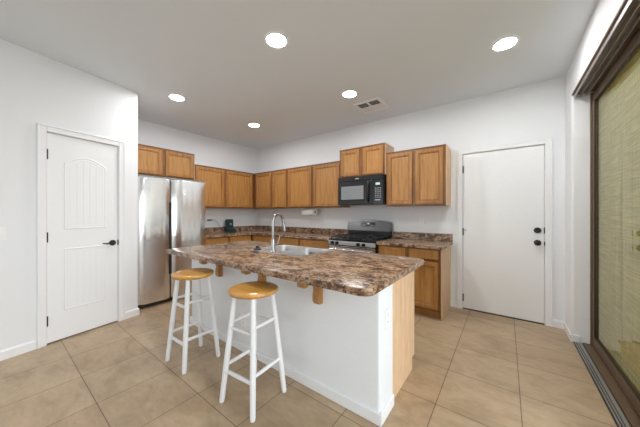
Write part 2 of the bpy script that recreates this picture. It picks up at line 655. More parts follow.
# ---- door 2 : plain slab door in the back wall
d2 = structure_empty('door_2', (0, 0, 0), 0, 'plain white flush door in the back wall with two round bronze locks', 'door')
casing(d2, D2X0, D2X1, D2T)
box('slab', D2X0 + 0.007, D2X1 - 0.007, 0.004, 0.045, 0.014, D2T - 0.008, M['door'], d2, 0.0015)
box('threshold', D2X0 + 0.004, D2X1 - 0.004, 0.0, 0.11, 0.0, 0.010, M['frame_dark'], d2)
hinges(d2, D2X0 + 0.003, (0.15, 1.02, 1.84))
bm = nb()
tube(bm, [(D2X0 + 0.003, -0.008, 1.045), (D2X0 + 0.03, -0.03, 1.045), (D2X0 + 0.045, -0.02, 1.045)], 0.004, 8)
obj('hinge_pin_stop', bm, M['chrome'], d2, True)
kx = 4.972
bm = nb()
lathe(bm, [(0.0, -0.022), (0.018, -0.022), (0.024, -0.014), (0.033, -0.008), (0.033, 0.004)], (kx, 0, 1.067), 'y', 24)
bx(bm, kx - 0.012, kx + 0.012, -0.034, -0.02, 1.062, 1.072, 0.002)
obj('deadbolt', bm, M['bronze'], d2, True)
bm = nb()
lathe(bm, [(0.033, 0.004), (0.033, -0.008), (0.016, -0.014), (0.013, -0.03), (0.022, -0.036), (0.029, -0.05), (0.027, -0.062), (0.014, -0.068), (0.0, -0.069)],
      (kx, 0, 0.925), 'y', 24)
obj('door_knob', bm, M['bronze'], d2, True)
for z, q in ((1.067, 0.035), (0.92, 0.022)):
    obj('strike_plate', bx(nb(), D2X1 - 0.009, D2X1 + 0.001, -0.0035, 0.004, z - q, z + q), M['bronze'], d2)

# ---- door 3 : sliding glass door
d3 = structure_empty('door_3', (W, OY, 0), 0, 'bronze-framed sliding glass door filling the right wall', 'sliding glass door')
d3.rotation_euler = (0, 0, 0)
L3 = -4.38    # opening runs from y=0 to y=L3 locally; x is measured outward from the wall face
bm = nb()
bx(bm, 0.008, 0.20, L3, 0, -0.004, 0.004)
obj('sill_plate', bm, M['silver'], d3)
for k, (a, b) in enumerate(((0.008, 0.015), (0.024, 0.031), (0.040, 0.046), (0.066, 0.072))):
    box('track_groove', a, b, L3, -0.002, 0.004, 0.008, M['frame_dark'], d3)
for a, b in ((0.0155, 0.0235), (0.0315, 0.0395), (0.0465, 0.0655)):
    box('track_rail', a, b, L3, -0.002, 0.004, 0.013, M['silver'], d3)
box('head_channel', 0.0, 0.19, L3, -0.002, 2.418, 2.43, M['frame_bronze'], d3)
for a, b in ((0.014, 0.018), (0.056, 0.060), (0.098, 0.102), (0.150, 0.158)):
    box('head_track', a, b, L3, -0.002, 2.385, 2.418, M['silver'] if a < 0.12 else M['frame_bronze'], d3)
box('sill_frame', 0.074, 0.134, L3, -0.002, 0.004, 0.016, M['frame_bronze'], d3, 0.002)
box('side_frame', 0.124, 0.199, -0.022, -0.0015, 0.008, 2.40, M['frame_bronze'], d3, 0.002)
# glazed panel nearest the back wall
bm = nb()
ya, yb = -1.50, -0.024
bx(bm, 0.136, 0.170, yb - 0.045, yb, 0.014, 2.384, 0.003)
bx(bm, 0.136, 0.170, ya, ya + 0.065, 0.014, 2.384, 0.003)
bx(bm, 0.136, 0.170, ya + 0.065, yb - 0.045, 0.014, 0.105, 0.003)
bx(bm, 0.136, 0.170, ya + 0.065, yb - 0.045, 2.315, 2.384, 0.003)
pf = obj('panel_frame', bm, M['frame_bronze'], d3)
bm = nb()
bx(bm, 0.138, 0.146, yb - 0.052, yb - 0.045, 0.105, 2.315)
bx(bm, 0.138, 0.146, ya + 0.065, yb - 0.045, 0.105, 0.116)
bx(bm, 0.138, 0.146, ya + 0.065, yb - 0.045, 2.302, 2.315)
obj('glazing_gasket', bm, M['frame_dark'], d3)
box('pane', 0.150, 0.156, ya + 0.066, yb - 0.046, 0.106, 2.314, M['glass'], d3)
# outside: patio slab and the woven shade hung outside the glass
struct(box('floor_patio', W + 0.221, 10.5, -8.0, 3.0, -0.12, -0.02, M['concrete']))
sh = thing('roller_shade', 'tan woven roller shade hanging outside the sliding glass door', 'shade', (W + 0.178, OY, 0))
box('shade_fabric', 0.0, 0.003, -1.45, -0.024, 0.03, 2.34, M['shade'], sh)
bm = nb()
lathe(bm, [(0.0, -1.47), (0.02, -1.47), (0.02, -0.035), (0.0, -0.035)], (0.0, 0, 2.36), 'y', 16)
obj('roller_tube', bm, M['frame_bronze'], sh, True)
box('hem_bar', -0.006, 0.008, -1.45, -0.035, 0.012, 0.034, M['frame_bronze'], sh, 0.002)


# ------------------------------------------------------------------ cabinets
def panel_door_bm(x0, x1, z0, z1, y, fw=0.055):
    """framed cabinet door, front face at y (towards -y), recessed flat panel with a sloped lip"""
    bm = nb()
    t = 0.019
    def loop(d, yy):
        return [bm.verts.new(p) for p in ((x0 + d, yy, z0 + d), (x1 - d, yy, z0 + d), (x1 - d, yy, z1 - d), (x0 + d, yy, z1 - d))]
    ls = [loop(0, y + t), loop(0, y + 0.004), loop(0.004, y), (loop(fw - 0.012, y)), loop(fw - 0.008, y + 0.005), loop(fw, y + 0.0055), loop(fw + 0.004, y + 0.014)]
    for i, (a, b) in enumerate(zip(ls, ls[1:])):
        for k in range(4):
            g_ = bm.faces.new((a[k], a[(k + 1) % 4], b[(k + 1) % 4], b[k]))
            g_.material_index = 2 if i in (0, 5) else 0  # outer edge and lip take the painted shadow tone
    f = bm.faces.new(ls[-1])
    f.material_index = 1
    bm.faces.new(ls[0][::-1])
    return bm


def slab_front_bm(x0, x1, z0, z1, y):
    bm = nb()
    bx(bm, x0, x1, y, y + 0.019, z0, z1, 0.004)
    return bm


def cabinet(name, label, cat, loc, rz, w, d, z0, z1, doors=(), drawers=(), group=None, toe=False, top_trim=True,
            right_panel=False, left_panel=False, blind=0.0):
    """local frame: x along the wall, wall plane at y=0, front towards -y"""
    t = thing(name, label, cat, (loc[0], loc[1], 0), rz, group)
    bm = nb()
    g = 0.0008
    fz = z0 + (0.10 if toe else 0)
    bx(bm, g, w - g, -d + 0.02, -0.001, fz, z1)
    # face frame
    obj('carcass', bm, M['oak'], t)
    bm = nb()
    st = 0.032
    bx(bm, g, w - g, -d, -d + 0.02, z1 - st, z1)
    bx(bm, g, w - g, -d, -d + 0.02, fz, fz + st)
    bx(bm, g, st + blind, -d, -d + 0.02, fz + st, z1 - st)
    bx(bm, w - st, w - g, -d, -d + 0.02, fz + st, z1 - st)
    xs = sorted(doors)
    for a, b in zip(xs, xs[1:]):
        bx(bm, a[1] - 0.012, b[0] + 0.012, -d, -d + 0.02, fz + st, z1 - st)
    obj('face_frame', bm, M['oak_frame_shade'], t)
    if toe:
        obj('toe_kick', bx(nb(), g, w - g, -d + 0.06, -0.001, 0.001, fz), M['oak'], t)
    if top_trim:
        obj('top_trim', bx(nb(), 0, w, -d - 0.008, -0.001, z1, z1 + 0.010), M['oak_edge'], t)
    if right_panel:
        p = obj('side_panel', bx(nb(), w, w + 0.005, -d + 0.0, -0.001, z0 + 0.001, z1 + (0.0 if toe else 0.010)), M['end_panel'], t)
        p['label'] = 'pale maple side panel'
    for (x0, x1, a, b) in doors:
        obj('door', panel_door_bm(x0, x1, a, b, -d - 0.019), [M['oak'], M['oak_panel'], M['oak_lip_shade']], t)
    for (x0, x1, a, b) in drawers:
        obj('drawer', slab_front_bm(x0, x1, a, b, -d - 0.019), M['oak_panel'], t)
    return t


UZ0, UZ1, UD = 1.365, 2.115, 0.312
UG = 'wall cabinets'
# back wall uppers
cabinet('wall_cabinet', 'narrow oak wall cabinet in the corner of the back wall', 'cabinet', (0.001, 0), 0, 0.872, UD, UZ0, UZ1,
        [(0.375, 0.842, UZ0 + 0.02, UZ1 - 0.02)], blind=0.335)
cabinet('wall_cabinet', 'oak wall cabinet on the back wall, second out from the corner', 'cabinet', (0.874, 0), 0, 0.438, UD, UZ0, UZ1,
        [(0.022, 0.416, UZ0 + 0.02, UZ1 - 0.02)])
cabinet('wall_cabinet', 'oak wall cabinet directly above the paper towel roll', 'cabinet', (1.313, 0), 0, 0.616, UD, UZ0, UZ1,
        [(0.022, 0.594, UZ0 + 0.02, UZ1 - 0.02)])
cabinet('wall_cabinet', 'oak wall cabinet immediately left of the black microwave', 'cabinet', (1.930, 0), 0, 0.580, UD, UZ0, UZ1,
        [(0.022, 0.565, UZ0 + 0.02, UZ1 - 0.02)])
cabinet('wall_cabinet', 'short two-door oak cabinet mounted above the black microwave', 'cabinet', (2.512, 0), 0, 0.774, UD + 0.02, 1.832, 2.275,
        [(0.028, 0.355, 1.85, 2.255), (0.425, 0.746, 1.85, 2.255)], right_panel=True)
cabinet('wall_cabinet', 'two-door oak wall cabinet on the right, next to the white back door', 'cabinet', (3.293, 0), 0, 0.785, UD, UZ0, UZ1 + 0.01,
        [(0.028, 0.375, UZ0 + 0.02, UZ1 - 0.01), (0.415, 0.757, UZ0 + 0.02, UZ1 - 0.01)], right_panel=True)
# left wall uppers (local x runs towards the back wall)
LR = R(90)
cabinet('wall_cabinet', 'oak wall cabinet above the teal appliance, nearest the corner on the left wall', 'cabinet', (0, -1.018), LR, 0.68, UD, UZ0, UZ1,
        [(0.022, 0.640, UZ0 + 0.02, UZ1 - 0.02)])
cabinet('wall_cabinet', 'oak wall cabinet right beside the higher cabinet over the refrigerator', 'cabinet', (0, -1.612), LR, 0.593, UD, UZ0, UZ1,
        [(0.022, 0.571, UZ0 + 0.02, UZ1 - 0.02)])
cabinet('wall_cabinet', 'wide two-door oak cabinet set high above the refrigerator', 'cabinet', (0, -2.600), LR, 0.986, UD + 0.01, 1.848, 2.285,
        [(0.025, 0.475, 1.866, 2.265), (0.523, 0.965, 1.866, 2.265)], right_panel=True)

# base cabinets
BD = 0.60
BZ = 0.84
DR = (0.715, 0.825)
DO = (0.125, 0.680)


def two(a, b):
    return [(a, b, *DO)], [(a, b, *DR)]


def base(label, loc, rz, w, fronts, **k):
    ds = [(a, b, *DO) for a, b in fronts]
    dr = [(a, b, *DR) for a, b in fronts]
    t = cabinet('base_cabinet', label, 'cabinet', loc, rz, w, BD, 0.0, BZ - 0.001, ds, dr, toe=True, top_trim=False, **k)
    # rail between drawers and doors
    obj('mid_rail', bx(nb(), 0.032, w - 0.032, -BD, -BD + 0.0195, DO[1] - 0.005, DR[0] + 0.005), M['oak_frame_shade'], t)
    return t


base('oak base cabinet in the corner of the back wall under the counter', (0.001, 0), 0, 1.244, [(0.665, 1.222)], blind=0.62)
base('oak base cabinet on the back wall with its drawer behind the sink faucet', (1.246, 0), 0, 0.633, [(0.022, 0.610)])
base('oak base cabinet immediately left of the range', (1.880, 0), 0, 0.628, [(0.022, 0.605)])
base('two-door two-drawer oak base cabinet right of the range, beside the white door', (3.293, 0), 0, 0.782,
     [(0.025, 0.370), (0.418, 0.757)], right_panel=True)
base('oak base cabinet on the left wall beneath the teal appliance', (0, -1.130), LR, 0.508, [(0.022, 0.486)])
base('oak base cabinet on the left wall tight beside the refrigerator', (0, -1.640), LR, 0.509, [(0.022, 0.487)])

# island cabinets face the range
IX0, IX1 = 1.86, 4.070
iw = [(4.070, 0.739, 'oak island base cabinet at the island end nearest the white door'),
      (3.330, 0.909, 'oak island cabinet beneath the sink, facing the range'),
      (2.420, 0.56, 'oak island base cabinet at the island end nearest the refrigerator')]
for k, (xr, w, lab) in enumerate(iw):
    t = cabinet('island_cabinet', lab, 'cabinet', (xr, -2.165), R(180), w, 0.51, 0.0, BZ - 0.001,
                [(0.022, w / 2 - 0.02, *DO), (w / 2 + 0.02, w - 0.022, *DO)],
                [(0.022, w - 0.022, *DR)], toe=True, top_trim=False)
    if k == 1:
        # the sink bowls drop into this one: keep an open top
        for ch in t.children:
            if ch.name.startswith('carcass'):
                bm = nb()
                bx(bm, 0.001, 0.016, -0.49, -0.001, 0.10, BZ - 0.001)
                bx(bm, w - 0.016, w - 0.001, -0.49, -0.001, 0.10, BZ - 0.001)
                bx(bm, 0.016, w - 0.016, -0.49, -0.001, 0.10, 0.118)
                bm.to_mesh(ch.data)
                bm.free()
    if k == 0:
        bm = nb()
        # end panel with toe notch at the far bottom corner
        prism(bm, [(-0.001, 0.001), (-0.001, BZ - 0.001), (-0.51, BZ - 0.001), (-0.51, 0.10), (-0.45, 0.10), (-0.45, 0.001)], 'x', -0.006, 0.0)
        p = obj('side_panel', bm, M['end_panel'], t)
        p['label'] = 'pale maple end panel of the island'

# island half wall
IY0, IY1 = -2.37, -2.166
bm = nb()
def rounded_rect(x0, x1, y0, y1, r, n=5, corners=(1, 1, 1, 1)):
    pts = []
    for (cx, cy, a0, on) in ((x1 - r, y0 + r, -90, corners[0]), (x1 - r, y1 - r, 0, corners[1]), (x0 + r, y1 - r, 90, corners[2]), (x0 + r, y0 + r, 180, corners[3])):
        if on:
            for k in range(n + 1):
                a = R(a0 + 90 * k / n)
                pts.append((cx + r * math.cos(a), cy + r * math.sin(a)))
        else:
            sx = cx + r if a0 in (-90, 0) else cx - r
            sy = cy - r if a0 in (-90, 180) else cy + r
            pts.append((sx, sy))
    return pts
prism(bm, rounded_rect(1.78, 4.083, IY0, IY1, 0.02, corners=(1, 0, 0, 1)), 'z', 0, BZ - 0.001)
struct(obj('wall_island', bm, M['island_wall'], smooth=True))
bm = nb()
t_ = 0.013
bx(bm, 1.78 - t_, 4.083 + t_, IY0 - t_, IY0 - 0.0005, 0, 0.072, 0.004)
bx(bm, 4.0835, 4.083 + t_, IY0 - t_ + 0.001, IY1 - 0.001, 0, 0.072, 0.004)
bx(bm, 1.78 - t_, 1.7795, IY0 - t_ + 0.001, IY1 - 0.001, 0, 0.072, 0.004)
struct(obj('baseboard_island', bm, M['trim']))

# corbels under the overhang
def corbel_bm():
    bm = nb()
    # outline in (y, z): wall side at y=0, arm to -y, top at z=0
    pts = [(0, 0), (-0.205, 0), (-0.21, -0.012), (-0.21, -0.045), (-0.195, -0.056), (-0.165, -0.054), (-0.145, -0.035), (-0.11, -0.030),
           (-0.075, -0.042), (-0.050, -0.075), (-0.042, -0.11), (-0.05, -0.145), (-0.05, -0.185), (-0.035, -0.205), (0, -0.205)]
    prism(bm, pts, 'x', -0.026, 0.026)
    return bm
cb = obj('corbel', corbel_bm(), M['oak_panel'])
cb.location = (3.635, IY0 - 0.001, BZ - 0.001)
tag(cb, 'oak corbel under the island overhang, right of both stools', 'corbel', 'corbels under the island counter')
for x, lab in ((3.045, 'oak corbel under the island overhang just behind the right stool seat'),
               (2.40, 'oak corbel under the island overhang behind the left stool seat')):
    c = cb.copy()
    C.objects.link(c)
    c.location.x = x
    c['label'] = lab

# ------------------------------------------------------------------ countertops
CZ = 0.88
def bevel_vertical_top(bm, off):
    es = [e for e in bm.edges if abs(e.verts[0].co.z - e.verts[1].co.z) < 1e-5]
    bmesh.ops.bevel(bm, geom=es, offset=off, segments=3, affect='EDGES', profile=0.5)
bm = nb()
prism(bm, [(0.001, -0.001), (2.513, -0.001), (2.513, -0.640), (0.640, -0.640), (0.640, -1.668), (0.001, -1.668)], 'z', BZ, CZ)
bevel_vertical_top(bm, 0.006)
ct = obj('countertop', bm, M['granite'])
tag(ct, 'brown granite-look L-shaped countertop running into the corner left of the range', 'countertop')
bm = nb()
bx(bm, 0.001, 2.513, -0.021, -0.001, CZ + 0.0005, CZ + 0.102, 0.004)
bx(bm, 0.001, 0.021, -1.668, -0.022, CZ + 0.0005, CZ + 0.102, 0.004)
obj('backsplash', bm, M['granite'], ct)
bm = nb()
prism(bm, [(3.289, -0.001), (4.105, -0.001), (4.105, -0.640), (3.289, -0.640)], 'z', BZ, CZ)
bevel_vertical_top(bm, 0.006)
ct = obj('countertop', bm, M['granite'])
tag(ct, 'short brown granite-look countertop between the range and the white back door', 'countertop')
obj('backsplash', bx(nb(), 3.289, 4.105, -0.021, -0.001, CZ + 0.0005, CZ + 0.102, 0.004), M['granite'], ct)

# island top with a sink cutout
SX0, SX1, SY0, SY1 = 2.54, 3.27, -2.145, -1.625
bm = nb()
prism(bm, rounded_rect(1.775, 4.140, -2.640, -1.565, 0.055, 6), 'z', BZ, CZ)
bevel_vertical_top(bm, 0.007)
it = obj('island_countertop', bm, M['granite'], smooth=True)
tag(it, 'large brown granite-look island countertop with the sink set into it', 'countertop')
cut = obj('cutter', bx(nb(), SX0 + 0.02, SX1 - 0.02, SY0 + 0.02, SY1 - 0.02, 0.7, 1.0), M['granite'])
md = it.modifiers.new('cut', 'BOOLEAN')
md.operation = 'DIFFERENCE'
md.object = cut
md.solver = 'EXACT'
bpy.context.view_layer.update()
dg = bpy.context.evaluated_depsgraph_get()
nm = bpy.data.meshes.new_from_object(it.evaluated_get(dg))
it.modifiers.clear()
it.data = nm
bpy.data.objects.remove(cut, do_unlink=True)

# ------------------------------------------------------------------ sink and faucet
sk = thing('kitchen_sink', 'stainless double-bowl drop-in sink set into the island countertop', 'sink', ((SX0 + SX1) / 2, (SY0 + SY1) / 2, CZ))
hw, hd = (SX1 - SX0) / 2, (SY1 - SY0) / 2
def bowl_bm(x0, x1, y0, y1, depth):
    bm = nb()
    loops = []
    for d, z in ((-0.002, 0.0055), (0.003, 0.005), (0.010, -0.006), (0.016, -depth * 0.8), (0.035, -depth), ):
        loops.append([bm.verts.new((p[0], p[1], z)) for p in rounded_rect(x0 + d, x1 - d, y0 + d, y1 - d, 0.055 if d > 0 else 0.001, 6)])
    n = len(loops[0])
    for a, b in zip(loops, loops[1:]):
        for k in range(n):
            bm.faces.new((a[k], a[(k + 1) % n], b[(k + 1) % n], b[k]))
    # outer skin, gives the bowl thickness
    loops2 = []
    for d, z in ((-0.002, 0.0045), (0.006, -0.007), (0.012, -depth * 0.8), (0.031, -depth - 0.004)):
        loops2.append([bm.verts.new((p[0], p[1], z - 0.001)) for p in rounded_rect(x0 + d, x1 - d, y0 + d, y1 - d, 0.055 if d > 0 else 0.001, 6)])
    for a, b in zip(loops2, loops2[1:]):
        for k in range(n):
            bm.faces.new((a[k], b[k], b[(k + 1) % n], a[(k + 1) % n]))
    bm.faces.new(loops[-1])
    bm.faces.new(loops2[-1][::-1])
    return bm
b0 = (-hw + 0.035, -0.012, -hd + 0.085, hd - 0.03)
b1 = (0.022, hw - 0.03, -hd + 0.03, hd - 0.03)
rim = nb()
# rim: frame strips around the bowls
for q in ((-hw, hw, -hd, b1[2]), (-hw, hw, hd - 0.03, hd), (-hw, b0[0], b1[2], hd - 0.03), (hw - 0.03, hw, b1[2], hd - 0.03),
          (b0[1], b1[0], b1[2], hd - 0.03), (b0[0], b0[1], b1[2], b0[2])):
    bx(rim, *q, 0.001, 0.005)
obj('rim', rim, M['sink_steel'], sk)
for b in (b0, b1):
    w_ = obj('bowl', bowl_bm(*b, 0.17), M['sink_steel'], sk, True)
    bm = nb()
    lathe(bm, [(0.0, 0.004), (0.028, 0.004), (0.040, 0.001)], ((b[0] + b[1]) / 2, (b[2] + b[3]) / 2, -0.17), seg=20)
    obj('drain', bm, M['chrome'], w_, True)
fa = thing('faucet', 'tall chrome gooseneck faucet with side lever standing behind the sink', 'faucet', (2.865, -2.105, CZ + 0.0055))
bm = nb()
lathe(bm, [(0.0, 0), (0.030, 0), (0.030, 0.006), (0.022, 0.012), (0.020, 0.03), (0.020, 0.115), (0.017, 0.125), (0.0, 0.125)], seg=24)
obj('faucet_body', bm, M['chrome'], fa, True)
bm = nb()
pts = [(0, 0, 0.12), (0, 0, 0.20), (0, 0, 0.30)]
for k in range(1, 13):
    a = R(180 * k / 12)
    pts.append((0.01 * k / 12, 0.062 - 0.062 * math.cos(a), 0.30 + 0.068 * math.sin(a)))
pts.append((0.012, 0.130, 0.275))
tube(bm, pts, 0.0125, 14)
obj('faucet_neck', bm, M['chrome'], fa, True)
bm = nb()
tube(bm, [(0.012, 0.130, 0.28), (0.013, 0.134, 0.25), (0.014, 0.139, 0.215), (0.014, 0.141, 0.195)], [0.015, 0.0165, 0.019, 0.019], 14)
obj('spray_head', bm, M['chrome'], fa, True)
bm = nb()
tube(bm, [(0.018, 0, 0.075), (0.055, 0.01, 0.080)], 0.010, 12)
tube(bm, [(0.048, 0.01, 0.08), (0.060, 0.02, 0.12), (0.066, 0.03, 0.16)], [0.009, 0.007, 0.006], 10)
obj('lever', bm, M['chrome'], fa, True)
bm = nb()
lathe(bm, [(0.0, 0), (0.040, 0), (0.043, 0.006), (0.036, 0.012), (0.020, 0.014), (0.014, 0.030), (0.018, 0.038), (0.0, 0.042)], seg=24)
so = obj('sink_stopper', bm, M['rubber'], smooth=True, loc=(2.625, -2.10, CZ + 0.006))
tag(so, 'small black rubber sink stopper on the rim left of the faucet', 'sink stopper')

# ------------------------------------------------------------------ refrigerator
FY0, FY1 = -2.612, -1.700
rf = thing('refrigerator', 'stainless side-by-side refrigerator in the alcove beside the pantry wall', 'refrigerator', (0.02, FY0, 0), LR)
fw = FY1 - FY0
# local x along the wall, front to -y
box('cabinet_body', 0.004, fw - 0.004, -0.775, -0.01, 0.03, 1.735, M['gray_body'], rf, 0.004)
box('kick_grille', 0.01, fw - 0.01, -0.80, -0.76, 0.005, 0.055, M['black_matte'], rf)
def fridge_door_bm(x0, x1):
    bm = nb()
    # slightly bowed front in plan, rounded edges
    n = 12
    y0 = -0.785
    pts = [(x0, y0), ]
    for k in range(n + 1):
        t = k / n
        xx = x0 + (x1 - x0) * t
        e = min(t, 1 - t) * (x1 - x0)
        rnd = 0.020 * (1 - math.sqrt(max(0, 1 - max(0, 1 - e / 0.02) ** 2)))
        pts.append((xx, -0.852 + rnd))
    pts.append((x1, y0))
    prism(bm, pts, 'z', 0.06, 1.745)
    es = [e for e in bm.edges if abs(e.verts[0].co.z - e.verts[1].co.z) < 1e-5 and min(e.verts[0].co.y, e.verts[1].co.y) < -0.81]
    bmesh.ops.bevel(bm, geom=es, offset=0.012, segments=3, affect='EDGES', profile=0.5)
    return bm
sp = 0.398
fd1 = obj('freezer_door', fridge_door_bm(0.002, sp - 0.009), M['steel'], rf, True)
fd2 = obj('fridge_door', fridge_door_bm(sp + 0.009, fw - 0.002), M['steel'], rf, True)
for f, a, b in ((fd1, sp - 0.0095, sp - 0.002), (fd2, sp + 0.002, sp + 0.0095)):
    hnd = obj('handle', bx(nb(), a, b, -0.848, -0.79, 0.40, 1.42), M['black_matte'], f)
    hnd['label'] = 'dark full-height grip'
obj('top_cover', bx(nb(), 0.01, fw - 0.01, -0.83, -0.70, 1.748, 1.768, 0.004), M['gray_body'], rf)

# ------------------------------------------------------------------ range
rg = thing('gas_range', 'stainless gas range with black cooktop standing under the microwave', 'range', (2.519, 0, 0))
rw = 0.764
box('oven_body', 0.0, rw, -0.64, -0.03, 0.02, 0.855, M['black'], rg, 0.003)
box('cooktop', -0.001 + 0.002, rw - 0.002, -0.655, -0.03, 0.856, 0.882, M['black'], rg, 0.005)
box('control_panel', 0.002, rw - 0.002, -0.672, -0.641, 0.798, 0.855, M['satin'], rg, 0.006)
for x in (0.085, 0.165, 0.515, 0.600):
    bm = nb()
    lathe(bm, [(0.0, -0.036), (0.018, -0.036), (0.022, -0.028), (0.024, 0.0)], (x, -0.672, 0.826), 'y', 20)
    bx(bm, x - 0.004, x + 0.004, -0.712, -0.70, 0.811, 0.841, 0.001)
    obj('knob', bm, M['black'], rg, True)
dr_ = box('oven_door', 0.004, rw - 0.004, -0.668, -0.641, 0.215, 0.785, M['steel'], rg, 0.004)
box('oven_window', 0.13, rw - 0.13, -0.671, -0.667, 0.33, 0.62, M['black'], dr_, 0.002)
bm = nb()
tube(bm, [(0.05, -0.71, 0.735), (rw - 0.05, -0.71, 0.735)], 0.012, 12)
for x in (0.07, rw - 0.07):
    tube(bm, [(x, -0.667, 0.735), (x, -0.71, 0.735)], 0.009, 10)
obj('handle', bm, M['steel'], dr_, True)
box('storage_drawer', 0.004, rw - 0.004, -0.665, -0.641, 0.06, 0.205, M['steel'], rg, 0.004)
# backguard: black riser and arched steel console
box('backguard_riser', 0.01, rw - 0.01, -0.095, -0.02, 0.883, 0.985, M['black'], rg, 0.003)
bm = nb()
n = 16
pts = [(0.0, 0.985), (rw, 0.985)]
top = [(rw - rw * k / n, 1.115 + 0.045 * math.sin(PI * k / n) ** 0.8) for k in range(n + 1)]
pts = [(0.004, 0.985), (rw - 0.004, 0.985)] + top
A = [bm.verts.new((p[0], -0.120 + 0.30 * (p[1] - 0.985), p[1])) for p in pts]
B = [bm.verts.new((p[0], -0.022, p[1])) for p in pts]
bm.faces.new(A)
bm.faces.new(B[::-1])
m_ = len(pts)
for k in range(m_):
    bm.faces.new((A[k], B[k], B[(k + 1) % m_], A[(k + 1) % m_]))
co = obj('console', bm, M['steel_dark'], rg)
def on_console(x0, x1, z0, z1, off, mat, name, parent):
    bm = nb()
    vs = []
    for o_ in (0.0, off):
        for x, z in ((x0, z0), (x1, z0), (x1, z1), (x0, z1)):
            vs.append(bm.verts.new((x, -0.1195 + 0.30 * (z - 0.985) - o_, z)))
    for f in ((0, 1, 2, 3), (7, 6, 5, 4), (0, 4, 5, 1), (1, 5, 6, 2), (2, 6, 7, 3), (3, 7, 4, 0)):
        bm.faces.new([vs[i] for i in f])
    return obj(name, bm, mat, parent)
on_console(0.26, 0.50, 1.055, 1.120, 0.004, M['black'], 'display_panel', co)
on_console(0.365, 0.405, 1.085, 1.108, 0.0055, M['display'], 'clock_display', co)
on_console(0.275, 0.335, 1.068, 1.075, 0.0055, M['silver'], 'button_row', co)
on_console(0.425, 0.485, 1.068, 1.075, 0.0055, M['silver'], 'button_row', co)
# burners and grates
for x, y, r in ((0.19, -0.50, 0.048), (0.57, -0.50, 0.055), (0.19, -0.22, 0.042), (0.57, -0.22, 0.042), (0.382, -0.36, 0.036)):
    bm = nb()
    lathe(bm, [(r + 0.02, 0.0), (r + 0.012, 0.006), (r, 0.008), (r, 0.014), (r - 0.004, 0.020), (0.0, 0.021)], (x, y, 0.882), seg=24)
    obj('burner', bm, M['black_matte'], rg, True)
for x0, x1 in ((0.03, 0.275), (0.28, 0.484), (0.489, 0.734)):
    bm = nb()
    gz0, gz1 = 0.908, 0.920
    b = 0.006
    for y in (-0.63, -0.36, -0.125):
        bx(bm, x0, x1, y - b, y + b, gz0, gz1, 0.002)
    for x in (x0 + b, x1 - b):
        bx(bm, x - b, x + b, -0.636, -0.119, gz0, gz1, 0.002)
    xm = (x0 + x1) / 2
    bx(bm, xm - b * 0.8, xm + b * 0.8, -0.63, -0.53, gz0, gz1 + 0.004, 0.002)
    bx(bm, xm - b * 0.8, xm + b * 0.8, -0.47, -0.25, gz0, gz1 + 0.004, 0.002)
    bx(bm, xm - b * 0.8, xm + b * 0.8, -0.19, -0.125, gz0, gz1 + 0.004, 0.002)
    for y in (-0.50, -0.22):
        bx(bm, x0, x0 + 0.085, y - b * 0.8, y + b * 0.8, gz0, gz1 + 0.004, 0.002)
        bx(bm, x1 - 0.085, x1, y - b * 0.8, y + b * 0.8, gz0, gz1 + 0.004, 0.002)
    for x in (x0 + b, x1 - b):
        for y in (-0.63, -0.125):
            bx(bm, x - b, x + b, y - b, y + b, 0.8825, gz0 + 0.002)
    obj('grate', bm, M['black_matte'], rg)

# ------------------------------------------------------------------ microwave
mwv = thing('microwave', 'black over-the-range microwave mounted below the short cabinet', 'microwave', (2.517, 0, 1.392))
mw, mh, mdp = 0.764, 0.436, 0.375
box('housing', 0, mw, -mdp, -0.002, 0.0, mh, M['black'], mwv, 0.004)
md_ = box('microwave_door', 0.003, 0.590, -mdp - 0.022, -mdp - 0.001, 0.004, 0.365, M['black'], mwv, 0.005)
wn = box('door_window', 0.065, 0.455, -mdp - 0.025, -mdp - 0.021, 0.085, 0.290, M['window_mesh'], md_, 0.001)
bm = nb()
tube(bm, [(0.535, -mdp - 0.024, 0.035), (0.535, -mdp - 0.052, 0.075), (0.535, -mdp - 0.060, 0.185), (0.535, -mdp - 0.052, 0.300), (0.535, -mdp - 0.024, 0.345)],
     [0.012, 0.013, 0.013, 0.013, 0.012], 12)
obj('handle', bm, M['black'], md_, True)
cp = box('control_panel', 0.594, mw - 0.003, -mdp - 0.020, -mdp - 0.001, 0.004, 0.365, M['black'], mwv, 0.004)
box('display', 0.650, 0.715, -mdp - 0.0225, -mdp - 0.0195, 0.285, 0.318, M['display'], cp)
bm = nb()
for r_ in range(6):
    for c_ in range(3):
        bx(bm, 0.640 + c_ * 0.034, 0.664 + c_ * 0.034, -mdp - 0.0215, -mdp - 0.0195, 0.095 + r_ * 0.027, 0.111 + r_ * 0.027)
obj('keypad', bm, M['gray_body'], cp)
box('panel_label', 0.640, 0.722, -mdp - 0.0215, -mdp - 0.0195, 0.060, 0.072, M['silver'], cp)
bm = nb()
bx(bm, 0.003, mw - 0.003, -mdp - 0.018, -mdp - 0.001, 0.369, mh - 0.002, 0.004)
vg = obj('vent_grille', bm, M['black'], mwv)
bm = nb()
lathe(bm, [(0.0, 0.0), (1.0, 0.0), (1.0, 1.0), (0.0, 1.0)], seg=24)
bmesh.ops.transform(bm, matrix=Matrix.Translation((0.345, -mdp - 0.0195, 0.400)) @ Matrix.Diagonal((0.034, 1, 0.010, 1)) @ Matrix.Rotation(R(90), 4, 'X') @ Matrix.Diagonal((1, 1, 0.0025, 1)), verts=bm.verts)
lg = obj('logo_badge', bm, M['silver'], vg)

